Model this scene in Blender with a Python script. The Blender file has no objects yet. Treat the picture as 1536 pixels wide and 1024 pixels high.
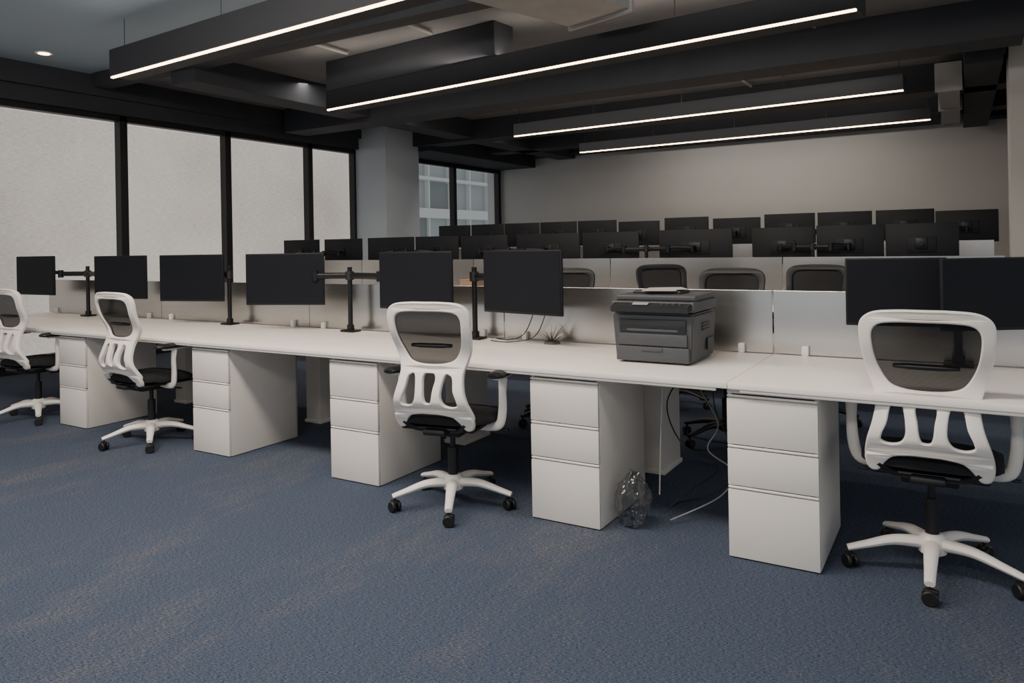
import bpy, bmesh, math, random
from mathutils import Vector, Matrix, Euler
from mathutils import noise as mn
random.seed(7)
scene=bpy.context.scene
COL=scene.collection

# ------------------------------------------------------------ materials
def lin(c):
    return tuple(((v/255)/12.92 if v/255<=.04045 else ((v/255+.055)/1.055)**2.4) for v in c)
def pmat(name,rgb,rough=.5,metal=0,spec=.5,noise=0,nscale=20,bump=0,bscale=200,coat=0):
    m=bpy.data.materials.new(name);m.use_nodes=True
    nt=m.node_tree;b=nt.nodes['Principled BSDF']
    c=lin(rgb)
    b.inputs['Roughness'].default_value=rough
    b.inputs['Metallic'].default_value=metal
    b.inputs['Specular IOR Level'].default_value=spec
    b.inputs['Coat Weight'].default_value=coat
    tc=nt.nodes.new('ShaderNodeTexCoord')
    n=nt.nodes.new('ShaderNodeTexNoise');n.inputs['Scale'].default_value=nscale;n.inputs['Detail'].default_value=4
    nt.links.new(tc.outputs['Object'],n.inputs['Vector'])
    r=nt.nodes.new('ShaderNodeValToRGB')
    k=max(noise,.015)
    r.color_ramp.elements[0].position=.3;r.color_ramp.elements[1].position=.7
    r.color_ramp.elements[0].color=tuple(v*(1-k) for v in c)+(1,)
    r.color_ramp.elements[1].color=tuple(min(1,v*(1+k)) for v in c)+(1,)
    nt.links.new(n.outputs['Fac'],r.inputs['Fac']);nt.links.new(r.outputs['Color'],b.inputs['Base Color'])
    if bump:
        n2=nt.nodes.new('ShaderNodeTexNoise');n2.inputs['Scale'].default_value=bscale;n2.inputs['Detail'].default_value=3
        nt.links.new(tc.outputs['Object'],n2.inputs['Vector'])
        bp=nt.nodes.new('ShaderNodeBump');bp.inputs['Strength'].default_value=bump;bp.inputs['Distance'].default_value=.002
        nt.links.new(n2.outputs['Fac'],bp.inputs['Height']);nt.links.new(bp.outputs['Normal'],b.inputs['Normal'])
    return m
def emat(name,rgb,strength,base=None):
    m=bpy.data.materials.new(name);m.use_nodes=True
    nt=m.node_tree;b=nt.nodes['Principled BSDF']
    b.inputs['Base Color'].default_value=rgb+(1,)
    b.inputs['Emission Color'].default_value=rgb+(1,)
    b.inputs['Emission Strength'].default_value=strength
    return m

M={}
M['desk']=pmat('desk_laminate',(250,241,231),.36,noise=.02,nscale=3)
M['deskedge']=pmat('desk_frame_metal',(204,198,190),.45)
M['ped']=pmat('pedestal_paint',(226,219,210),.45,noise=.02,nscale=5)
M['pedgap']=pmat('pedestal_gap',(120,116,112),.7)
M['black']=pmat('black_plastic',(20,20,23),.5)
M['blackmetal']=pmat('black_metal',(16,17,20),.4,metal=.3)
M['screen']=pmat('monitor_screen',(11,14,21),.6,spec=.22,noise=.05,nscale=2)
M['monback']=pmat('monitor_back',(22,23,27),.55,spec=.3,bump=.2)
M['white']=pmat('chair_white_plastic',(238,230,221),.36)
M['seat']=pmat('seat_fabric',(16,17,20),.9,bump=.6,bscale=400,noise=.2,nscale=60)
M['caster']=pmat('caster_rubber',(20,18,17),.5)
M['printer']=pmat('printer_plastic',(68,69,72),.5,bump=.1,bscale=300)
M['printerdark']=pmat('printer_dark_plastic',(31,32,35),.4)
M['paper']=pmat('paper',(190,185,178),.8)
M['wall']=pmat('wall_paint',(192,190,187),.85,noise=.02,nscale=1.2,bump=.1)
M['column']=pmat('column_paint',(180,189,197),.85,noise=.02,nscale=1.5)
M['ceil_light']=pmat('ceiling_light_paint',(160,176,188),.9,noise=.02,nscale=1)
M['ceil_dark']=pmat('ceiling_dark_paint',(104,104,106),.9,noise=.10,nscale=2)
M['beam']=pmat('beam_dark_paint',(46,49,55),.8,noise=.08,nscale=3)
M['housing']=pmat('light_housing',(30,32,37),.65)
M['duct']=pmat('duct_metal',(150,149,147),.6,noise=.08,nscale=6)
M['frame']=pmat('window_frame',(18,21,25),.5)
M['led']=emat('led_strip',(1.0,.69,.42),12)
M['downlamp']=emat('downlight_lamp',(1.0,.66,.40),12)
M['leaf']=pmat('leaf_green',(84,82,70),.7,noise=.3,nscale=30)
M['clip']=pmat('clip_plastic',(235,232,226),.4)
M['card']=pmat('cardboard',(150,122,98),.8)

def carpet():
    m=bpy.data.materials.new('carpet');m.use_nodes=True
    nt=m.node_tree;L=nt.links;b=nt.nodes['Principled BSDF'];b.inputs['Roughness'].default_value=.95
    b.inputs['Specular IOR Level'].default_value=.1
    tc=nt.nodes.new('ShaderNodeTexCoord')
    rotm=nt.nodes.new('ShaderNodeMapping');rotm.inputs['Rotation'].default_value=(0,0,-.35);L.new(tc.outputs['Object'],rotm.inputs['Vector'])
    def mapn(sc,src=None):
        mp=nt.nodes.new('ShaderNodeMapping');mp.inputs['Scale'].default_value=sc
        L.new(src or tc.outputs['Object'],mp.inputs['Vector']);return mp
    def noise(mp,s,d=4,ro=.6):
        n=nt.nodes.new('ShaderNodeTexNoise');n.inputs['Scale'].default_value=s;n.inputs['Detail'].default_value=d;n.inputs['Roughness'].default_value=ro
        L.new(mp.outputs['Vector'],n.inputs['Vector']);return n
    def ramp(n,p0,c0,p1,c1):
        r=nt.nodes.new('ShaderNodeValToRGB');e=r.color_ramp.elements
        e[0].position=p0;e[0].color=c0;e[1].position=p1;e[1].color=c1;L.new(n.outputs['Fac'],r.inputs['Fac']);return r
    R=rotm.outputs['Vector']
    fine=noise(mapn((.20,1,1),R),520,2,.7)
    base=ramp(fine,.40,lin((28,42,62))+(1,),.62,lin((82,98,120))+(1,))
    big=noise(mapn((1.3,.50,1)),1.1,7,.74)
    bm_=ramp(big,.50,(0,0,0,1),.78,(1,1,1,1))
    fine2=noise(mapn((.14,1,1),R),420,2,.7)
    fm=ramp(fine2,.49,(0,0,0,1),.60,(1,1,1,1))
    mul=nt.nodes.new('ShaderNodeMath');mul.operation='MULTIPLY';L.new(bm_.outputs['Color'],mul.inputs[0]);L.new(fm.outputs['Color'],mul.inputs[1])
    mul2=nt.nodes.new('ShaderNodeMath');mul2.operation='MULTIPLY_ADD';mul2.inputs[1].default_value=.60;L.new(mul.outputs[0],mul2.inputs[0])
    m3=nt.nodes.new('ShaderNodeMath');m3.operation='MULTIPLY';m3.inputs[1].default_value=.24;L.new(fm.outputs['Color'],m3.inputs[0]);L.new(m3.outputs[0],mul2.inputs[2])
    mix=nt.nodes.new('ShaderNodeMixRGB');L.new(mul2.outputs[0],mix.inputs['Fac']);L.new(base.outputs['Color'],mix.inputs['Color1'])
    mix.inputs['Color2'].default_value=lin((156,138,116))+(1,)
    L.new(mix.outputs['Color'],b.inputs['Base Color'])
    bp=nt.nodes.new('ShaderNodeBump');bp.inputs['Strength'].default_value=.2;bp.inputs['Distance'].default_value=.0015
    L.new(fine.outputs['Fac'],bp.inputs['Height']);L.new(bp.outputs['Normal'],b.inputs['Normal'])
    return m
M['carpet']=carpet()
def frosted():
    m=bpy.data.materials.new('frosted_panel');m.use_nodes=True
    nt=m.node_tree;L=nt.links;b=nt.nodes['Principled BSDF']
    b.inputs['Roughness'].default_value=.23;b.inputs['Metallic'].default_value=.95
    tc=nt.nodes.new('ShaderNodeTexCoord');mp=nt.nodes.new('ShaderNodeMapping');mp.inputs['Scale'].default_value=(1,1,1.2)
    L.new(tc.outputs['Object'],mp.inputs['Vector'])
    n=nt.nodes.new('ShaderNodeTexNoise');n.inputs['Scale'].default_value=1.1;n.inputs['Detail'].default_value=1;L.new(mp.outputs['Vector'],n.inputs['Vector'])
    r=nt.nodes.new('ShaderNodeValToRGB');e=r.color_ramp.elements
    e[0].position=.3;e[0].color=lin((172,170,167))+(1,);e[1].position=.75;e[1].color=lin((204,201,197))+(1,)
    L.new(n.outputs['Fac'],r.inputs['Fac']);L.new(r.outputs['Color'],b.inputs['Base Color'])
    return m
M['panel']=frosted()
def meshmat():
    m=bpy.data.materials.new('chair_mesh_weave');m.use_nodes=True
    nt=m.node_tree;L=nt.links;b=nt.nodes['Principled BSDF'];b.inputs['Base Color'].default_value=lin((16,16,18))+(1,);b.inputs['Roughness'].default_value=.85
    b.inputs['Specular IOR Level'].default_value=.25
    tc=nt.nodes.new('ShaderNodeTexCoord');w=nt.nodes.new('ShaderNodeTexWave');w.wave_type='BANDS';w.bands_direction='Z';w.inputs['Scale'].default_value=110
    L.new(tc.outputs['Object'],w.inputs['Vector'])
    mr=nt.nodes.new('ShaderNodeMapRange');mr.inputs['To Min'].default_value=.78;mr.inputs['To Max'].default_value=.94
    L.new(w.outputs['Fac'],mr.inputs['Value']);L.new(mr.outputs['Result'],b.inputs['Alpha'])
    return m
M['mesh']=meshmat()
def mixmat(name,tcol,rough,gcol,ior=None,blend=None):
    m=bpy.data.materials.new(name);m.use_nodes=True
    nt=m.node_tree;nt.nodes.clear();o=nt.nodes.new('ShaderNodeOutputMaterial')
    t=nt.nodes.new('ShaderNodeBsdfTransparent');t.inputs['Color'].default_value=tcol+(1,)
    g=nt.nodes.new('ShaderNodeBsdfGlossy');g.inputs['Roughness'].default_value=rough;g.inputs['Color'].default_value=gcol+(1,)
    if ior: f=nt.nodes.new('ShaderNodeFresnel');f.inputs['IOR'].default_value=ior;s=f.outputs[0]
    else: f=nt.nodes.new('ShaderNodeLayerWeight');f.inputs['Blend'].default_value=blend;s=f.outputs['Facing']
    x=nt.nodes.new('ShaderNodeMixShader');nt.links.new(s,x.inputs[0]);nt.links.new(t.outputs[0],x.inputs[1]);nt.links.new(g.outputs[0],x.inputs[2]);nt.links.new(x.outputs[0],o.inputs[0])
    return m
M['glass']=mixmat('window_glass',(.94,.94,.94),.03,(.6,.6,.6),ior=1.12)
M['plastic']=mixmat('clear_plastic',(.70,.71,.72),.18,(.8,.8,.8),blend=.35)
def netmat():
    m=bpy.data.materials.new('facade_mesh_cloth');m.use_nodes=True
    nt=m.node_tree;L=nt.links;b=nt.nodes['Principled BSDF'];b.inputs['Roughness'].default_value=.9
    tc=nt.nodes.new('ShaderNodeTexCoord')
    def n(sc,s,d=3):
        mp=nt.nodes.new('ShaderNodeMapping');mp.inputs['Scale'].default_value=sc;L.new(tc.outputs['Object'],mp.inputs['Vector'])
        x=nt.nodes.new('ShaderNodeTexNoise');x.inputs['Scale'].default_value=s;x.inputs['Detail'].default_value=d;L.new(mp.outputs['Vector'],x.inputs['Vector']);return x
    a=n((1,2.2,40),5,4);c=n((1,40,3.0),5,3);g=n((1,1,1),.5,2)
    def math_(op,x,y):
        q=nt.nodes.new('ShaderNodeMath');q.operation=op
        for i,v in enumerate((x,y)):
            if isinstance(v,float): q.inputs[i].default_value=v
            else: L.new(v,q.inputs[i])
        return q.outputs[0]
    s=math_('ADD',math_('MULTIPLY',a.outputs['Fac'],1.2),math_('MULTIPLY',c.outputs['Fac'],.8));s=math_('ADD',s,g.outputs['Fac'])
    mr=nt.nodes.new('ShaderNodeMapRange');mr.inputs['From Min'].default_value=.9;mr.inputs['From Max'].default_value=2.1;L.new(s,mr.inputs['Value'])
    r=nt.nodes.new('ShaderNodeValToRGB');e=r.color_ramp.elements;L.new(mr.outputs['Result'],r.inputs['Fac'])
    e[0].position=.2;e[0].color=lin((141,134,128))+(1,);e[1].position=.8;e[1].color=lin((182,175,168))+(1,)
    L.new(r.outputs['Color'],b.inputs['Base Color']);L.new(r.outputs['Color'],b.inputs['Emission Color']);b.inputs['Emission Strength'].default_value=1.3  # cloth glows by emission, standing in for daylight at the windows
    return m
M['net']=netmat()
M['fac1']=emat('facade_glazing',lin((108,114,113)),.5)  # facade materials carry emission in place of daylight falling on them
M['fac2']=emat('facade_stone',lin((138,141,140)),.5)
M['fac3']=emat('facade_dark_glazing',lin((76,82,82)),.5)  # darker glazing tone for scattered panes

# ------------------------------------------------------------ mesh builder
class MB:
    def __init__(s): s.bm=bmesh.new()
    def add(s,t,mat=Matrix.Identity(4)):
        t.transform(mat);me=bpy.data.meshes.new('tmp');t.to_mesh(me);t.free();s.bm.from_mesh(me);bpy.data.meshes.remove(me)
    def box(s,c,d,bev=0,rot=None,seg=2):
        t=bmesh.new();bmesh.ops.create_cube(t,size=1)
        for v in t.verts: v.co=Vector((v.co.x*d[0],v.co.y*d[1],v.co.z*d[2]))
        if bev: bmesh.ops.bevel(t,geom=t.edges[:]+t.verts[:],offset=bev,segments=seg,affect='EDGES',profile=.5)
        m=Matrix.Translation(c)
        if rot: m=m@Euler(rot).to_matrix().to_4x4()
        s.add(t,m);return s
    def cyl(s,p0,p1,r0,r1=None,seg=20):
        r1=r0 if r1 is None else r1
        p0=Vector(p0);p1=Vector(p1);d=p1-p0
        t=bmesh.new();bmesh.ops.create_cone(t,cap_ends=True,segments=seg,radius1=r0,radius2=r1,depth=d.length)
        s.add(t,Matrix.Translation((p0+p1)/2)@d.to_track_quat('Z','Y').to_matrix().to_4x4());return s
    def lathe(s,prof,c=(0,0,0),seg=24,axis='Z'):
        t=bmesh.new();rings=[]
        for r,z in prof:
            rings.append([t.verts.new((r*math.cos(2*math.pi*i/seg),r*math.sin(2*math.pi*i/seg),z)) for i in range(seg)])
        for a,b in zip(rings,rings[1:]):
            for i in range(seg): t.faces.new((a[i],a[(i+1)%seg],b[(i+1)%seg],b[i]))
        t.faces.new(rings[0][::-1]);t.faces.new(rings[-1])
        m=Matrix.Translation(c)
        if axis=='X': m=m@Matrix.Rotation(math.pi/2,4,'Y')
        s.add(t,m);return s
    def tube(s,pts,rad,seg=12,sub=6,up=(0,0,1)):
        P=[Vector(p) for p in pts];R=[(r,r) if isinstance(r,(int,float)) else r for r in (rad if isinstance(rad,list) else [rad]*len(P))]
        Q=[];RR=[];n=len(P)
        for i in range(n-1):
            p0=P[max(i-1,0)];p1=P[i];p2=P[i+1];p3=P[min(i+2,n-1)]
            for j in range(sub):
                t=j/sub
                Q.append(.5*((2*p1)+(p2-p0)*t+(2*p0-5*p1+4*p2-p3)*t*t+(3*p1-p0-3*p2+p3)*t**3))
                RR.append((R[i][0]*(1-t)+R[i+1][0]*t,R[i][1]*(1-t)+R[i+1][1]*t))
        Q.append(P[-1]);RR.append(R[-1])
        t=bmesh.new();rings=[];upv=Vector(up)
        for i,q in enumerate(Q):
            d=(Q[min(i+1,len(Q)-1)]-Q[max(i-1,0)]).normalized()
            a=d.cross(upv)
            if a.length<.05: a=d.cross(Vector((1,0,0)))
            a.normalize();b=a.cross(d).normalized()
            rings.append([t.verts.new(q+a*RR[i][0]*math.cos(2*math.pi*k/seg)+b*RR[i][1]*math.sin(2*math.pi*k/seg)) for k in range(seg)])
        for a,b in zip(rings,rings[1:]):
            for k in range(seg): t.faces.new((a[k],a[(k+1)%seg],b[(k+1)%seg],b[k]))
        t.faces.new(rings[0][::-1]);t.faces.new(rings[-1])
        bmesh.ops.recalc_face_normals(t,faces=t.faces[:])
        s.add(t);return s
    def mesh(s,name,mat,smooth=35):
        bmesh.ops.recalc_face_normals(s.bm,faces=s.bm.faces[:])
        me=bpy.data.meshes.new(name);s.bm.to_mesh(me);s.bm.free()
        me.materials.append(mat)
        if smooth:
            for p in me.polygons: p.use_smooth=True
            try: me.set_sharp_from_angle(angle=math.radians(smooth))
            except Exception: pass
        return me
def obj(name,me,loc=(0,0,0),parent=None,rot=None,**kw):
    o=bpy.data.objects.new(name,me);o.location=loc
    if rot: o.rotation_euler=rot
    if parent: o.parent=parent
    for k,v in kw.items(): o[k]=v
    COL.objects.link(o);return o
def part(name,mb,mat,parent,loc=(0,0,0),rot=None,smooth=35,**kw):
    return obj(name,mb.mesh(name,mat,smooth),loc,parent,rot,**kw)
def dup(root,loc,rotz=0,**kw):
    def rec(o,par):
        c=o.copy()
        if par: c.parent=par
        COL.objects.link(c)
        for ch in list(o.children): rec(ch,c)
        return c
    n=rec(root,None);n.location=loc;n.rotation_euler=(0,0,rotz)
    for k,v in kw.items(): n[k]=v
    return n
def thing(name,cat,label,loc=(0,0,0),rotz=0,group=None):
    e=bpy.data.objects.new(name,None);e.empty_display_size=.1;e.location=loc;e.rotation_euler=(0,0,rotz)
    e['category']=cat;e['label']=label
    if group: e['group']=group
    COL.objects.link(e);return e
def curve_mesh(name,splines,extrude,bevel,mat,warp=None,res=2):
    cu=bpy.data.curves.new('tmpc','CURVE');cu.dimensions='2D';cu.fill_mode='BOTH';cu.extrude=extrude;cu.bevel_depth=bevel;cu.bevel_resolution=res
    for pts in splines:
        sp=cu.splines.new('POLY');sp.points.add(len(pts)-1);sp.use_cyclic_u=True
        for i,p in enumerate(pts): sp.points[i].co=(p[0],p[1],0,1)
    o=bpy.data.objects.new('tmpo',cu);COL.objects.link(o)
    dg=bpy.context.evaluated_depsgraph_get();dg.update()
    me=bpy.data.meshes.new_from_object(o.evaluated_get(dg))
    bpy.data.objects.remove(o);bpy.data.curves.remove(cu)
    me.name=name
    bm=bmesh.new();bm.from_mesh(me);bmesh.ops.remove_doubles(bm,verts=bm.verts[:],dist=.0002)
    for v in bm.verts:
        x,z,d=v.co.x,v.co.y,v.co.z
        v.co=Vector((x,-d,z))
        if warp: v.co=warp(v.co)
    bmesh.ops.recalc_face_normals(bm,faces=bm.faces[:]);bm.to_mesh(me);bm.free()
    me.materials.clear();me.materials.append(mat)
    for p in me.polygons: p.use_smooth=True
    try: me.set_sharp_from_angle(angle=math.radians(40))
    except Exception: pass
    return me
def smooth_loop(ctrl,sub=8):
    P=[Vector((a,b)) for a,b in ctrl];n=len(P);out=[]
    for i in range(n):
        p0,p1,p2,p3=P[i-1],P[i],P[(i+1)%n],P[(i+2)%n]
        for j in range(sub):
            t=j/sub;q=.5*((2*p1)+(p2-p0)*t+(2*p0-5*p1+4*p2-p3)*t*t+(3*p1-p0-3*p2+p3)*t**3)
            out.append((q.x,q.y))
    return out

# ------------------------------------------------------------ room shell
XW=-9.0;YB=14.4;ZC=3.45;ZW=3.03;XR=.95
def struct(name,mb,mat,**kw):
    o=obj(name,mb.mesh(name,mat,0));o['kind']='structure'
    for k,v in kw.items(): o[k]=v
    return o
struct('floor',MB().box((-2,5,-.05),(15,19.6,.1)),M['carpet'],label='blue carpet with beige worn streaks')
struct('ceiling',MB().box((-2,.1,ZC+.1),(15,9.8,.2)),M['ceil_light'],label='pale painted ceiling')
struct('ceiling',MB().box((-4.0,9.75,ZC+.1),(11.0,9.5,.2)),M['ceil_dark'],label='dark exposed ceiling')
struct('wall_back',MB().box(((XW+XR)/2,YB+.1,ZC/2),(XR-XW+.6,.2,ZC)),M['wall'],label='plain grey beige painted wall')
struct('wall_right',MB().box((XR+.1,(YB+6.5)/2,ZC/2),(.2,YB-6.5,ZC)),M['wall'],label='plain beige painted wall')
struct('wall_pier',MB().box((.44+.3,9.40,ZC/2),(.60,.5,ZC)),M['wall'],label='pale painted pier at the end of the desk rows')
struct('baseboard_left',MB().box((XW-.1,5.2,.06),(.2,18.6,.12)),M['frame'],label='dark window sill strip')
struct('trim_1',MB().box((XW-.02,5.2,(ZW+ZC)/2),(.3,18.6,ZC-ZW)),M['beam'],label='dark bulkhead above the windows')
struct('trim_2',MB().box((XW+.16,5.2,ZC-.12),(.08,18.6,.24)),M['beam'],label='dark ceiling edge beam')
ys=[-1.0,.7,2.35,3.95,5.5,7.05,8.62]
segs=list(zip(ys,ys[1:]))+[(8.62,9.67),(10.56,12.62),(12.62,14.35)]
for i,(a,b) in enumerate(segs):
    e=bpy.data.objects.new('window_%d'%(i+1),None);COL.objects.link(e);e['kind']='structure';e['label']='full height window with dark frame'
    e.location=(XW,(a+b)/2,0);w=b-a
    f=MB()
    f.box((0,w/2,ZW/2+.03),(.12,.10,ZW-.06),.004)
    if i in(0,7): f.box((0,-w/2+.03,ZW/2+.03),(.12,.06,ZW-.06),.004)
    f.box((0,0,ZW-.035),(.12,w,.07),.004);f.box((0,0,.15),(.12,w,.07),.004)
    part('window_frame',f,M['frame'],e,smooth=0)
    part('window_pane',MB().box((-.02,0,ZW/2),(.012,w-.1,ZW-.2)),M['glass'],e,smooth=0)
struct('wall_column',MB().box((XW+.33,10.115,ZC/2),(.8,.89,ZC)),M['column'],label='square painted column between windows')
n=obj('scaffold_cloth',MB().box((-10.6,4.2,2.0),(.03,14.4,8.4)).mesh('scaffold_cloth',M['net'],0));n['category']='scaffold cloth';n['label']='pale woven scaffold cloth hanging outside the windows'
nb=thing('neighbouring_building','building','grey green glazed building facade across the street',(-14.5,22,0))
part('glazing',MB().box((-.2,0,3),(.3,22,14)),M['fac1'],nb,smooth=0)
f=MB()
for k in range(-1,12): f.box((.02,0,-.9+k*1.1),(.3,22,.10 if k%3 else .30))
part('floor_band',f,M['fac2'],nb,smooth=0)
f=MB()
for k in range(19): f.box((0,-10+k*1.15,3),(.2,.07,14))
part('pier',f,M['fac2'],nb,smooth=0)
for k in range(18):
    if k%3!=1: part('dark_glazing',MB().box((-.02,-9.42+k*1.15,.75+(k%4)*1.1),(.1,1.0,.9)),M['fac3'],nb,smooth=0)

ti=[3]
def trim(c,d,mat,label,rz=0):
    o=struct('trim_%d'%ti[0],MB().box((0,0,0),d,.006),mat,label=label);o.location=c;o.rotation_euler=(0,0,rz);ti[0]+=1;return o
trim((-4.1,5.1,3.37),(9.2,.2,.16),M['beam'],'dark ceiling beam')
trim((-7.2,9.7,3.3),(.4,9.2,.3),M['beam'],'dark ceiling beam')
trim((-4.1,8.1,3.27),(9.2,.45,.36),M['beam'],'dark ceiling beam')
trim((-4.1,10.6,3.28),(9.2,.4,.34),M['beam'],'dark ceiling beam')
trim((-4.1,14.2,3.34),(9.6,.4,.22),M['beam'],'dark ceiling beam along the wall')
trim((-4.1,12.6,3.3),(9.6,.4,.3),M['beam'],'dark ceiling beam')
trim((.22,11.6,3.28),(.34,5.2,.34),M['beam'],'dark ceiling beam')
trim((-8.45,12.45,3.24),(.9,3.8,.42),M['beam'],'dark bulkhead above the far windows')
rzL=math.atan2(5.745-6.325,-.576+6.13)
trim((-4.92,6.205,3.282),(2.43,.3,.334),M['beam'],'deep dark ceiling beam above the linear light',rzL)
def duct(loc,w,h,l,rz,label):
    e=thing('air_duct','air duct',label,loc,rz)
    part('duct_body',MB().box((0,0,0),(w,l,h),.005),M['duct'],e,smooth=0)
    k=max(1,int(l/1.1))
    for i in range(k+1):
        part('flange',MB().box((0,-l/2+i*l/k,0),(w+.05,.03,h+.05),.003),M['duct'],e,smooth=0)
    t=3.449-loc[2]-h/2
    for sy in(-.3,.3): part('hanger_strap',MB().box((0,sy*l,h/2+t/2),(w*.9,.02,t)),M['frame'],e,smooth=0)
    return e
duct((-2.62,4.78,3.24),.62,.26,1.35,-.3,'grey rectangular ventilation duct under the ceiling')
duct((-.10,11.3,3.15),.22,.28,3.0,0,'brownish rectangular ventilation duct under the ceiling')
def conduit(a,b,r=.02):
    o=obj('conduit_pipe',MB().cyl(a,b,r,seg=12).mesh('conduit_pipe',M['duct']));o['category']='pipe';o['label']='thin metal conduit along the ceiling';o['group']='ceiling conduits'
conduit((-5.6,5.25,3.42),(-5.6,5.95,3.42));conduit((-4.4,5.25,3.42),(-4.4,5.85,3.42));conduit((-2.4,8.4,3.42),(-2.4,10.3,3.42));conduit((-1.2,6.4,3.42),(-1.2,7.8,3.42))

def led(x0,y0,x1,y1,h,w,label):
    L=math.hypot(x1-x0,y1-y0);rz=math.atan2(y1-y0,x1-x0)
    e=thing('linear_light','light',label,((x0+x1)/2,(y0+y1)/2,2.9),rz,'linear ceiling lights')
    part('lamp_housing',MB().box((0,0,.012+h/2),(L,w,h),.004),M['housing'],e,smooth=0)
    part('light_strip',MB().box((0,-w/2+.022,.005),(L-.01,.024,.014)),M['led'],e,smooth=0,label='glowing warm white strip')
    for k in(-.49,-.25,0,.25,.49):
        if k>0 or w<.25: part('hanging_wire',MB().cyl((k*L,0,h),(k*L,0,ZC-2.9-.001),.003,seg=6),M['blackmetal'],e)
    return (x0+x1)/2,(y0+y1)/2,rz,L,h
LED=[led(-6.52,4.00,-.5,3.64,.24,.22,'long suspended black linear light with warm strip'),
led(-6.13,6.325,-.576,5.745,.20,.3,'long black boxed linear light with warm strip'),
led(-5.507,9.35,-.498,9.04,.17,.2,'long suspended black linear light with warm strip'),
led(-5.594,11.69,-.322,11.47,.15,.2,'long suspended black linear light with warm strip')]
e=thing('downlight','light','small round recessed warm ceiling downlight',(-8.24,4.21,ZC-.004))
part('trim_ring',MB().lathe([(.05,0),(.085,0),(.085,-.008),(.05,-.008)]),M['clip'],e)
part('lamp',MB().lathe([(.055,-.006),(.055,-.012)]),M['downlamp'],e)

# ------------------------------------------------------------ desks
YD=3.135
def worktop(x0,x1,y0,y1,label,z=.743,legs=(),ly=0,ld=.4,lw=.2):
    e=thing('worktop','desk',label,((x0+x1)/2,(y0+y1)/2,0),0)
    L=x1-x0;D=y1-y0;cx=(x0+x1)/2;cy=(y0+y1)/2
    part('top_board',MB().box((0,0,z-.0135),(L-.002,D,.027),.003),M['desk'],e)
    for s in(-1,1): part('support_rail',MB().box((0,s*(D/2-.014),z-.034),(L-.1,.02,.014),.003),M['deskedge'],e)
    for x in legs:
        part('leg',MB().box((x-cx,ly-cy,.36),(lw,ld,.70),.006).box((x-cx,ly-cy,.012),(lw+.02,ld+.02,.024),.004),M['ped'],e)
    return e
worktop(-7.9,-.85,YD,4.02,'long white laminate shared worktop')
worktop(-.85,1.3,YD,4.02,'white laminate worktop beside the long shared desk')
worktop(-7.9,1.3,4.07,4.93,'white laminate worktop behind the frosted divider',legs=(-7.7,-5.9,-4.28,-2.95,-1.56,1.1),ly=4.26,ld=.30,lw=.15)
worktop(-8.3,.3,6.4,7.17,'white worktop in the middle desk row')
worktop(-8.3,.3,7.23,8.0,'white worktop in the middle desk row',legs=(-8.1,-5.4,-2.7,.1),ly=7.6)
worktop(-8.3,.3,8.65,9.42,'white worktop in the last desk row')
worktop(-8.3,.3,9.48,10.25,'white worktop in the last desk row',legs=(-8.1,-5.4,-2.7,.1),ly=9.85)
def divider(x0,x1,y,z0,z1,group,label):
    e=thing('desk_divider','divider',label,((x0+x1)/2,y,0),0,group)
    w=x1-x0
    part('frosted_sheet',MB().box((0,0,(z0+z1)/2),(w-.008,.010,z1-z0),.001),M['panel'],e,smooth=0)
    for sx in(-1,1): part('mounting_clip',MB().box((sx*(w/2-.16),-.02,z0+.022),(.034,.03,.05),.006),M['clip'],e)
seams=[-7.9,-6.05,-4.23,-2.5,-.85,1.3]
for a,b in zip(seams,seams[1:]): divider(a,b,4.045,.745,1.072,'frosted dividers on the front desk row','frosted pale divider panel with white clips')
xs=[-8.3+i*(8.6/5) for i in range(6)]
for a,b in zip(xs,xs[1:]): divider(a,b,7.2,.745,1.18,'frosted dividers on the middle desk row','tall frosted pale divider panel')
for a,b in zip(xs,xs[1:]): divider(a,b,9.45,.745,1.30,'frosted dividers on the last desk row','tall frosted pale divider panel')

# pedestals
PW=.362;PD=.58;PH=.712
ped=thing('drawer_pedestal','drawer cabinet','white metal three drawer pedestal under the worktop',(-6.055+PW/2,3.165,0),0,'drawer pedestals under the front desks')
b=MB()
b.box((-PW/2+.008,PD/2+.01,PH/2+.002),(.016,PD-.02,PH-.004),.002);b.box((PW/2-.008,PD/2+.01,PH/2+.002),(.016,PD-.02,PH-.004),.002)
b.box((0,PD/2+.005,PH-.010),(PW,PD-.01,.020),.002);b.box((0,PD-.008,PH/2+.002),(PW,.016,PH-.004),.002);b.box((0,PD/2+.01,.010),(PW-.01,PD-.02,.012),.002)
part('cabinet_body',b,M['ped'],ped)
part('inner_carcass',MB().box((0,PD/2+.025,PH/2+.01),(PW-.03,PD-.06,PH-.05)),M['pedgap'],ped,smooth=0)
for zt,zb in((.687,.480),(.475,.308),(.303,.006)):
    h=zt-zb
    dr=part('drawer',MB().box((0,.010,zb+(h-.014)/2),(PW-.002,.02,h-.014),.002),M['ped'],ped)
    lip=MB();lip.box((0,.009,zt-.006),(PW-.002,.020,.011),.004,rot=(-.4,0,0));lip.box((0,.016,zt-.012),(PW-.01,.006,.012))
    part('handle',lip,M['ped'],dr)
part('lock',MB().cyl((PW/2-.045,.016,PH-.010),(PW/2-.045,-.001,PH-.010),.007,seg=16),M['deskedge'],ped)
for x in(-4.417,-3.16,-1.818,-.862): dup(ped,(x+PW/2,3.165,0))

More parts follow.
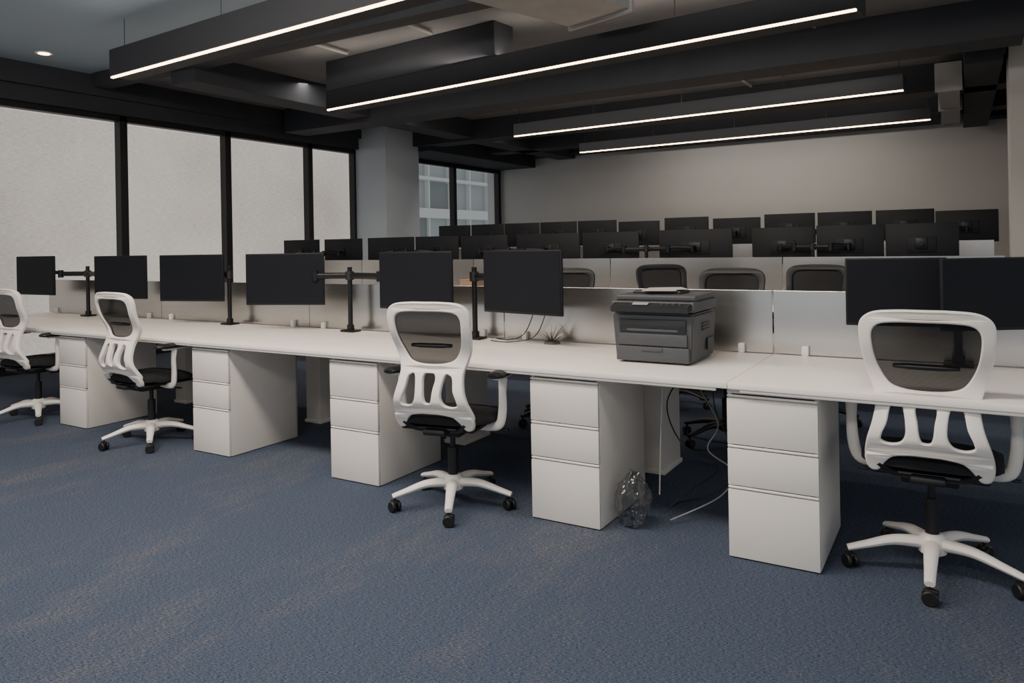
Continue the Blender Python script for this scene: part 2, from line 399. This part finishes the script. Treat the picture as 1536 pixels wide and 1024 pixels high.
# ------------------------------------------------------------ monitors
def monitor(w,h):
    e=thing('monitor','monitor','',(0,0,0))
    part('housing',MB().box((0,.012,0),(w,.022,h),.005).box((0,.026,-.01),(w*.4,.010,h*.4),.004),M['monback'],e)
    part('screen',MB().box((0,-.0005,.004),(w-.012,.004,h-.022),.001),M['screen'],e,smooth=0)
    part('mount_plate',MB().box((0,.037,0),(.10,.012,.10),.004).cyl((0,.040,0),(0,.085,0),.018),M['blackmetal'],e)
    return e
LA='black flat monitor on an arm above the front desk'
mA=monitor(.61,.372)
A=[(-7.64,3.78,3),(-6.247,3.78,9),(-5.275,3.78,14),(-4.185,3.76,20),(-3.0,3.76,-3),(-2.20,3.74,-12)]
for i,(x,y,a) in enumerate(A):
    if i==0:
        mA.location=(x,y,1.125);mA.rotation_euler=(0,0,math.radians(a));mA['label']=LA;mA['group']='monitors on the front desk row'
    else: dup(mA,(x,y,1.118),math.radians(a),label=LA)
mB=monitor(.42,.315);mB.location=(-.265,3.86,1.085);mB.rotation_euler=(0,0,math.radians(8));mB['label']='small black flat monitor with angled screen';mB['group']='monitors on the front desk row'
dup(mB,(.10,3.82,1.085),math.radians(34))
mC=monitor(.60,.355);mC['label']='black monitor on an arm in the middle desk row';mC['group']='monitors in the middle desk row'
R2=[(-7.94,1.15),(-7.15,1.15),(-6.32,1.3),(-5.58,1.10),(-4.88,1.1),(-4.02,1.35),(-3.25,1.1),(-2.32,1.25),(-1.47,.94),(-.88,.94),(-.30,.94)]
for i,(x,s) in enumerate(R2):
    if i==0: o=mC;o.location=(x,7.47,1.285);o.rotation_euler=(0,0,math.pi)
    else: o=dup(mC,(x,7.47,1.285+random.uniform(-.005,.005)),math.pi+math.radians(random.uniform(-1.5,1.5)))
    o.scale=(s,1,1)
R3=[-6.92,-6.30,-5.68,-5.06,-4.44,-3.81,-3.14,-2.48,-1.83,-1.20,-.56,.05]
for i,x in enumerate(R3):
    o=dup(mC,(x,9.74,1.488-(.03 if i in(5,7,11) else 0)),math.pi+math.radians(random.uniform(-1.5,1.5)),label='black monitor on an arm in the last desk row',group='monitors in the last desk row')
    o.scale=(1.0,1,1)
def mount(x,y,zt,targets,label,group,zarm=1.14):
    e=thing('monitor_mount','monitor mount',label,(x,y,.743),0,group)
    part('clamp_base',MB().box((0,0,.008),(.12,.09,.014),.004).cyl((0,0,.015),(0,0,.05),.026),M['blackmetal'],e)
    part('pole',MB().cyl((0,0,.01),(0,0,zt-.743),.017,seg=20),M['blackmetal'],e)
    part('collar',MB().cyl((0,0,zarm-.743-.03),(0,0,zarm-.743+.03),.03,seg=20),M['black'],e)
    for tx,ty in targets:
        ax,ay=tx-x,ty-y;z=zarm-.743
        L=math.hypot(ax,ay);nx,ny=-ay/L,ax/L
        s=-1 if ny>0 else 1
        mx,my=ax*.5+nx*.05*s,ay*.5+ny*.05*s
        a=MB();a.tube([(0,0,z),(mx*.5,my*.5,z),(mx,my,z)],[(.016,.022)]*3,sub=2);a.cyl((mx,my,z-.035),(mx,my,z+.035),.024,seg=16)
        a.tube([(mx,my,z+.012),((mx+ax)/2,(my+ay)/2,z+.012),(ax,ay,z)],[(.013,.018)]*3,sub=2);a.cyl((ax,ay,z-.03),(ax,ay,z+.03),.018,seg=16)
        part('swivel_arm',a,M['blackmetal'],e)
gA='monitor mounts on the front desk row';lA='black dual monitor mount pole clamped to the desk'
def bk(m):
    x,y,a=m;a=math.radians(a);return (x-.10*math.sin(a),y+.10*math.cos(a))
mount(-7.0,3.93,1.21,[bk(A[0]),bk(A[1])],lA,gA)
mount(-5.0,3.93,1.21,[bk(A[2])],lA,gA);
mount(-3.71,3.93,1.20,[bk(A[3]),bk(A[4])],lA,gA)
mount(-2.65,3.93,1.20,[bk(A[5])],lA,gA)
mount(-.02,3.97,1.12,[(-.27,3.955),(.05,3.92)],lA,gA,1.08)
gB='monitor mounts in the rear desk rows';lB='black monitor mount pole behind the divider'
for i in range(0,10,2):
    xa,xb=R2[i][0],R2[i+1][0];mount((xa+xb)/2,7.31,1.32,[(xa,7.365),(xb,7.365)],lB,gB,1.27)
for i in range(0,12,2):
    xa,xb=R3[i],R3[i+1];mount((xa+xb)/2,9.56,1.46,[(xa,9.635),(xb,9.635)],lB,gB,1.43)
cbx=thing('cardboard_box','box','small brown cardboard box on the worktop',(-3.05,4.5,.743),.1)
part('carton',MB().box((0,0,.17),(.14,.12,.34),.003),M['card'],cbx,smooth=0)
part('lid_flap',MB().box((0,0,.345),(.145,.125,.01),.002),M['card'],cbx,smooth=0)

# ------------------------------------------------------------ office chair (faces +y)
def chair(frame,fname,label,group):
    e=thing('office_chair','chair',label,(0,0,0),0,group)
    b=MB()
    b.lathe([(.035,.075),(.05,.085),(.055,.12),(.045,.15),(.032,.16)],seg=24)
    for k in range(5):
        a=-math.pi/2+k*2*math.pi/5;c,s=math.cos(a),math.sin(a)
        b.tube([(.03*c,.03*s,.12),(.14*c,.14*s,.122),(.24*c,.24*s,.098),(.315*c,.315*s,.078)],[(.03,.026),(.026,.02),(.021,.015),(.018,.012)],seg=12,sub=5)
    base=part('star_base',b,frame,e)
    cw=MB();cw.cyl((0,0,.05),(0,0,.082),.008,seg=10)
    for sx in(-.016,.016): cw.lathe([(.012,-.009),(.024,-.009),(.028,-.004),(.028,.004),(.024,.009),(.012,.009)],(sx,0,.028),seg=20,axis='X')
    cw.box((0,.004,.048),(.022,.05,.022),.008)
    cme=cw.mesh('caster',M['caster'])
    for k in range(5):
        a=-math.pi/2+k*2*math.pi/5
        obj('caster',cme,(.305*math.cos(a),.305*math.sin(a),0),base,(0,0,a+.9*k))
    part('gas_lift',MB().cyl((0,0,.14),(0,0,.30),.026,seg=20).cyl((0,0,.30),(0,0,.40),.014,seg=16),M['black'],e)
    mech=MB().box((0,0,.405),(.20,.26,.05),.012).box((0,-.16,.42),(.12,.12,.03),.01).cyl((0,.03,.40),(.27,.03,.40),.007,seg=10).box((.27,.03,.40),(.06,.028,.01),.004).cyl((0,-.04,.395),(-.25,-.04,.395),.007,seg=10).box((-.24,-.04,.395),(.05,.025,.012),.004).cyl((.0,.1,.375),(.0,.16,.375),.028,seg=16)
    part('tilt_mechanism',mech,M['black'],e)
    t=bmesh.new();bmesh.ops.create_grid(t,x_segments=14,y_segments=14,size=1)
    r=bmesh.ops.extrude_face_region(t,geom=t.faces[:]);
    for v in [v for v in r['geom'] if isinstance(v,bmesh.types.BMVert)]: v.co.z=1
    for v in t.verts:
        x,y,z=v.co;q=(abs(x)**4+abs(y)**4)**.25
        rr=1 if q<1e-6 else max(abs(x),abs(y))/q
        X=x*rr*.245;Y=y*rr*.235
        ed=max(abs(x),abs(y))
        if z>.5: Z=.505-.03*ed**6-.012*(1-ed**2)
        else: Z=.435+.015*ed**6
        if y>.3: Z-=.035*((y-.3)/.7)**2
        if y<-.5: Z+=.01
        v.co=Vector((X,Y+.02,Z))
    bmesh.ops.recalc_face_normals(t,faces=t.faces[:])
    sm=MB();sm.add(t);part('seat_cushion',sm,M['seat'],e,smooth=70)
    part('seat_pan',MB().box((0,.01,.43),(.40,.38,.02),.01),M['black'],e)
    def warp(co):
        x,y,z=co
        yy=-.235-.13*max(0,(z-.66))-.035*math.exp(-((z-.60)/.10)**2)+.045*math.exp(-((z-.80)/.09)**2)
        yy+=.6*x*x*(1 if z>.5 else .6)
        if z<.58: yy+=.30*(.58-z)
        return Vector((x,y+yy,z))
    outer=smooth_loop([(0,1.061),(.09,1.060),(.172,1.050),(.213,1.014),(.214,.94),(.200,.84),(.176,.765),(.164,.715),(.174,.64),(.197,.56),(.207,.50),(.199,.45),(.174,.443),(.152,.475),(.12,.508),(.06,.522),(0,.524),(-.06,.522),(-.12,.508),(-.152,.475),(-.174,.443),(-.199,.45),(-.207,.50),(-.197,.56),(-.174,.64),(-.164,.715),(-.176,.765),(-.200,.84),(-.214,.94),(-.213,1.014),(-.172,1.050),(-.09,1.060)],5)
    hole=smooth_loop([(0,1.028),(.09,1.027),(.155,1.017),(.184,.982),(.182,.91),(.165,.84),(.130,.780),(.080,.758),(0,.752),(-.080,.758),(-.130,.780),(-.165,.84),(-.182,.91),(-.184,.982),(-.155,1.017),(-.09,1.027)],6)
    side=[(.104,.718),(.126,.700),(.138,.64),(.156,.595),(.158,.566),(.125,.553),(.084,.563),(.062,.598),(.062,.652),(.072,.704),(.086,.721)]
    hr=smooth_loop(side,5);hl=smooth_loop([(-a,b_) for a,b_ in side][::-1],5)
    hc=smooth_loop([(0,.724),(.030,.720),(.042,.69),(.035,.645),(.030,.60),(.020,.574),(0,.568),(-.020,.574),(-.030,.60),(-.035,.645),(-.042,.69),(-.030,.720)],5)
    me=curve_mesh('back_frame',[outer,hole,hr,hl,hc],.008,.0075,frame,warp,3)
    bf=obj('back_frame',me,parent=e);bf['label']=fname+' plastic back frame'
    t=bmesh.new()
    c=t.verts.new(warp(Vector((0,0,.89))));rings=[]
    for k in range(1,5):
        f=k/4*1.03
        rings.append([t.verts.new(warp(Vector((x*f,-.002,.89+(z-.89)*f)))) for x,z in hole])
    n_=len(hole)
    for i in range(n_): t.faces.new((c,rings[0][i],rings[0][(i+1)%n_]))
    for a_,b_ in zip(rings,rings[1:]):
        for i in range(n_): t.faces.new((a_[i],b_[i],b_[(i+1)%n_],a_[(i+1)%n_]))
    mm=MB();mm.add(t);part('back_mesh',mm,M['mesh'],e,smooth=180)
    lb=MB();lb.tube([tuple(warp(Vector((x,.006,.85)))) for x in(-.11,-.055,0,.055,.11)],[(.008,.008),(.012,.012),(.012,.012),(.012,.012),(.008,.008)],seg=10);part('lumbar_support',lb,M['black'],e)
    for sx in(-1,1):
        cn=MB().tube([(sx*.170,-.20,.47),(sx*.12,-.17,.43),(sx*.03,-.12,.415)],[(.018,.014)]*3,sub=4)
        part('back_bracket',cn,M['black'],e)
    for sx in(-1,1):
        a=MB();a.tube([(sx*.12,.0,.418),(sx*.20,.0,.415),(sx*.262,.0,.43),(sx*.283,-.005,.50),(sx*.287,-.01,.60),(sx*.287,0,.680)],[(.018,.012),(.021,.014),(.023,.015),(.023,.015),(.020,.014),(.026,.016)],seg=14,sub=5,up=(0,1,0))
        ar=part('armrest',a,frame,e)
        a2=MB();a2.tube([(sx*.287,-.08,.675),(sx*.287,-.02,.675),(sx*.286,.06,.677),(sx*.285,.10,.675)],[(.028,.007),(.032,.009),(.032,.009),(.026,.007)],seg=14,sub=4)
        part('arm_support',a2,frame,ar)
        pd_=MB();pd_.tube([(sx*.29,-.14,.695),(sx*.29,-.11,.697),(sx*.29,-.02,.697),(sx*.287,.07,.697),(sx*.28,.12,.693)],[(.026,.010),(.044,.017),(.047,.018),(.045,.017),(.028,.010)],seg=16,sub=4)
        part('arm_pad',pd_,M['black'],ar)
    return e
ch=chair(M['white'],'white','white framed mesh office chair with black seat','white office chairs at the front desks')
def setbase(o,deg):
    for c in o.children:
        if c.name.startswith('star_base'): c.rotation_euler=(0,0,math.radians(deg)-o.rotation_euler[2])
ch.location=(-.118,3.40,0);ch.rotation_euler=(0,0,math.radians(-1));ch['label']='white framed mesh office chair facing the desk squarely';setbase(ch,0)
for x,y,rz,bd in((-2.27,3.14,10,31),(-4.88,3.17,-2,54),(-6.44,3.2,3,63)):
    o=dup(ch,(x,y,0),math.radians(rz),label='white framed mesh office chair with black seat, tucked at desk');setbase(o,bd)
cb=chair(M['black'],'black','black mesh office chair behind the frosted divider','black office chairs in the rear rows')
for c in cb.children:
    if not c.name.startswith(('star_base','gas_lift')): c.location.z+=.08
cb.location=(-1.36,4.98,0);cb.rotation_euler=(0,0,math.pi+.05)
for x,y,rz in((-.95,5.72,-.08),(-2.05,5.95,.7),(-2.62,4.98,.1)):
    dup(cb,(x,y,0),math.pi+rz)

# ------------------------------------------------------------ printer
p=thing('printer','printer','dark grey multifunction laser printer on the worktop',(-1.30,3.655,.743),0)
W,D,Hh=.42,.37,.245
def tbox(wt,wb,dt,db,z0,z1,bev,yo=0):
    t=bmesh.new();bmesh.ops.create_cube(t,size=1)
    for v in t.verts:
        tp=v.co.z>0;v.co=Vector((v.co.x*(wt if tp else wb),v.co.y*(dt if tp else db)+yo,z1 if tp else z0))
    bmesh.ops.bevel(t,geom=t.edges[:],offset=bev,segments=3,affect='EDGES');m=MB();m.add(t);return m
part('printer_body',tbox(W,W-.03,D,D-.02,.008,Hh,.01),M['printer'],p)
part('paper_tray',MB().box((0,-D/2-.002,.047),(W-.05,.02,.072),.004).box((0,-D/2-.013,.07),(.11,.010,.018),.004),M['printer'],p)
part('output_slot',MB().box((0,-D/2+.0,.185),(W-.08,.012,.06),.003),M['printerdark'],p)
part('output_tray',MB().box((0,-D/2+.004,.163),(W-.16,.022,.012),.003),M['printer'],p)
part('front_door',MB().box((0,-D/2-.001,.117),(W-.07,.014,.058),.003),M['printer'],p)
part('side_grille',MB().box((W/2,.0,.19),(.004,.12,.006)).box((W/2,.0,.175),(.004,.12,.006)).box((W/2,.0,.16),(.004,.12,.006)).box((W/2-.002,.08,.08),(.004,.10,.06)),M['printerdark'],p)
part('scanner_deck',MB().box((0,0,.278),(W+.005,D+.005,.05),.008,seg=3),M['printer'],p)
t=bmesh.new();bmesh.ops.create_cube(t,size=1)
for v in t.verts: v.co=Vector((v.co.x*(W-.02),v.co.y*.07-D/2-.012,v.co.z*.03+.277+(0.014 if v.co.y>0 else -.012)))
bmesh.ops.bevel(t,geom=t.edges[:],offset=.005,segments=2,affect='EDGES')
cp=MB();cp.add(t);cpo=part('control_panel',cp,M['printerdark'],p)
for i in range(4): part('button',MB().cyl((.06+.03*i,-D/2-.02,.288),(.06+.03*i,-D/2-.022,.297),.007,seg=14),M['printer'],cpo)
part('display',MB().box((-.05,-D/2-.02,.294),(.08,.03,.004),.001,rot=(.3,0,0)),M['duct'],cpo)
part('scanner_lid',MB().box((0,.025,.317),(W-.01,D-.04,.028),.008,seg=3),M['printer'],p)
part('document_feeder',MB().box((-.03,.04,.337),(W*.6,.16,.018),.007),M['printerdark'],p)
for i in range(4): part('foot',MB().cyl(((-1)**i*.16,(-1)**(i//2)*.14,0),((-1)**i*.16,(-1)**(i//2)*.14,.012),.012,seg=10),M['black'],p)
pp=thing('paper_stack','paper','loose paper sheets on top of the printer',(-1.32,3.67,.743+.3475),.2)
part('sheet',MB().box((0,0,0.002),(.17,.20,.004),.001).box((.03,.02,.006),(.17,.18,.003),.001,rot=(0,0,.3)),M['paper'],pp,smooth=0)

pl=thing('air_plant','plant','small spiky dark plant lying on the worktop',(-2.10,3.93,.743))
part('root_clump',MB().lathe([(.02,0),(.05,.003),(.045,.012),(.015,.018)],seg=20),M['leaf'],pl)
for i in range(22):
    a=i*2.4+random.random();r=.05+.06*random.random();h=.04+.08*random.random()
    part('leaf',MB().tube([(0,0,.010),(r*.4*math.cos(a),r*.4*math.sin(a),h*.5),(r*math.cos(a),r*math.sin(a),h)],[.0024,.0018,.0004],seg=6,sub=3),M['leaf'],pl)

def cable(pts,label,r=.0035,mat='black'):
    o=obj('power_cable',MB().tube(pts,r,seg=8,sub=8).mesh('power_cable',M[mat]));o['category']='cable';o['label']=label;return o
cable([(-2.52,3.98,.748),(-2.40,3.95,.75),(-2.28,3.92,.80),(-2.20,3.90,.94)],'black cable hanging from a monitor to the desk',.003)
cable([(-2.50,3.88,.748),(-2.36,3.86,.748),(-2.18,3.86,.79),(-2.10,3.86,.93)],'black cable hanging from a monitor to the desk',.003)
cable([(-1.25,3.9,.68),(-1.33,3.75,.5),(-1.22,3.65,.32),(-1.05,3.7,.22),(-1.18,3.55,.1),(-1.25,3.45,.03)],'black power cable hanging under the desk')
cable([(-1.15,3.95,.68),(-1.12,3.9,.45),(-1.0,3.85,.2),(-1.1,3.8,.05),(-1.25,3.7,.008),(-1.28,3.6,.006)],'black power cable trailing to the carpet')
cable([(-1.30,3.95,.70),(-1.20,3.9,.55),(-1.08,3.8,.40),(-1.12,3.75,.28),(-.98,3.7,.20),(-1.02,3.6,.10),(-1.2,3.4,.02)],'pale grey power cable tangled under the desk',.0035,'duct')
cable([(-1.40,3.9,.68),(-1.40,3.85,.4),(-1.40,3.82,.15),(-1.38,3.75,.01)],'pale cable hanging under the desk',.004,'clip')
t=bmesh.new();bmesh.ops.create_icosphere(t,subdivisions=5,radius=1)
for v in t.verts:
    d=v.co.copy();k=1+.20*mn.noise(d*2.0)+.10*mn.noise(d*5)+.05*mn.noise(d*11)
    z=d.z*.13*k+.13
    pin=1-.35*max(0,(z-.15)/.1)
    v.co=Vector((d.x*.085*k*pin,d.y*.07*k*pin,max(.003,z)))
o=MB();o.add(t);bg=obj('plastic_bag',o.mesh('plastic_bag',M['plastic'],180),(-1.345,3.30,0));bg['category']='bag';bg['label']='crumpled clear plastic bag on the carpet beside the pedestal'

# ------------------------------------------------------------ lights & world
w=bpy.data.worlds.new('World');scene.world=w;w.use_nodes=True
w.node_tree.nodes['Background'].inputs['Color'].default_value=(.88,.94,1,1);w.node_tree.nodes['Background'].inputs['Strength'].default_value=.85
def area(loc,size,power,color,rot=(0,0,0),sy=None):
    l=bpy.data.lights.new('area_lamp','AREA');l.energy=power;l.color=color;l.size=size
    if sy: l.shape='RECTANGLE';l.size_y=sy
    o=bpy.data.objects.new('added_fill_lamp',l);o.location=loc;o.rotation_euler=rot;COL.objects.link(o);return o
area((-3.2,1.6,3.38),5.0,250,(1,.90,.80),(.48,0,0),.6)  # unseen overhead lamps added to brighten the desks and near carpet
area((-1.0,-1.5,3.4),4.0,130,(1,.94,.87),(.3,0,0),1.0)
for (x,y,rz,L,h),pw in zip(LED,(2,12,30,24)):
    area((x,y,2.9+h+.03),L-.2,pw,(1,.86,.72),(math.pi,0,-rz),.1)  # uplights added above the housings to brighten the ceiling
WC=(1,.92,.83)
area((-4.0,6.65,3.40),6.5,55,WC,(.1,0,0),.15)  # added lamps, hidden behind the beams, lift the rear rows and back wall
area((-4.0,8.43,3.40),6.5,55,WC,(-.1,0,0),.12)
area((-4.0,10.88,3.40),6.5,55,WC,(-.1,0,0),.12)
area((-3.0,13.0,3.40),4.0,30,WC,(.4,0,0),.12)
l=bpy.data.lights.new('downlight_lamp','SPOT');l.energy=25;l.color=(1,.8,.6);l.spot_size=1.6;l.spot_blend=.6;l.shadow_soft_size=.05
o=bpy.data.objects.new('downlight_beam',l);o.location=(-8.24,4.21,3.40);COL.objects.link(o)

# ------------------------------------------------------------ camera
cam=bpy.data.cameras.new('Camera');co=bpy.data.objects.new('Camera',cam);COL.objects.link(co)
cam.sensor_width=36;cam.lens=1120/1536*36;cam.shift_y=-(512-368)/1536;cam.clip_end=200
co.matrix_world=Matrix.Translation((0,0,1.332))@Matrix.Rotation(.542,4,'Z')@Matrix.Rotation(math.pi/2,4,'X')@Matrix.Rotation(-.018,4,'Z')
scene.camera=co
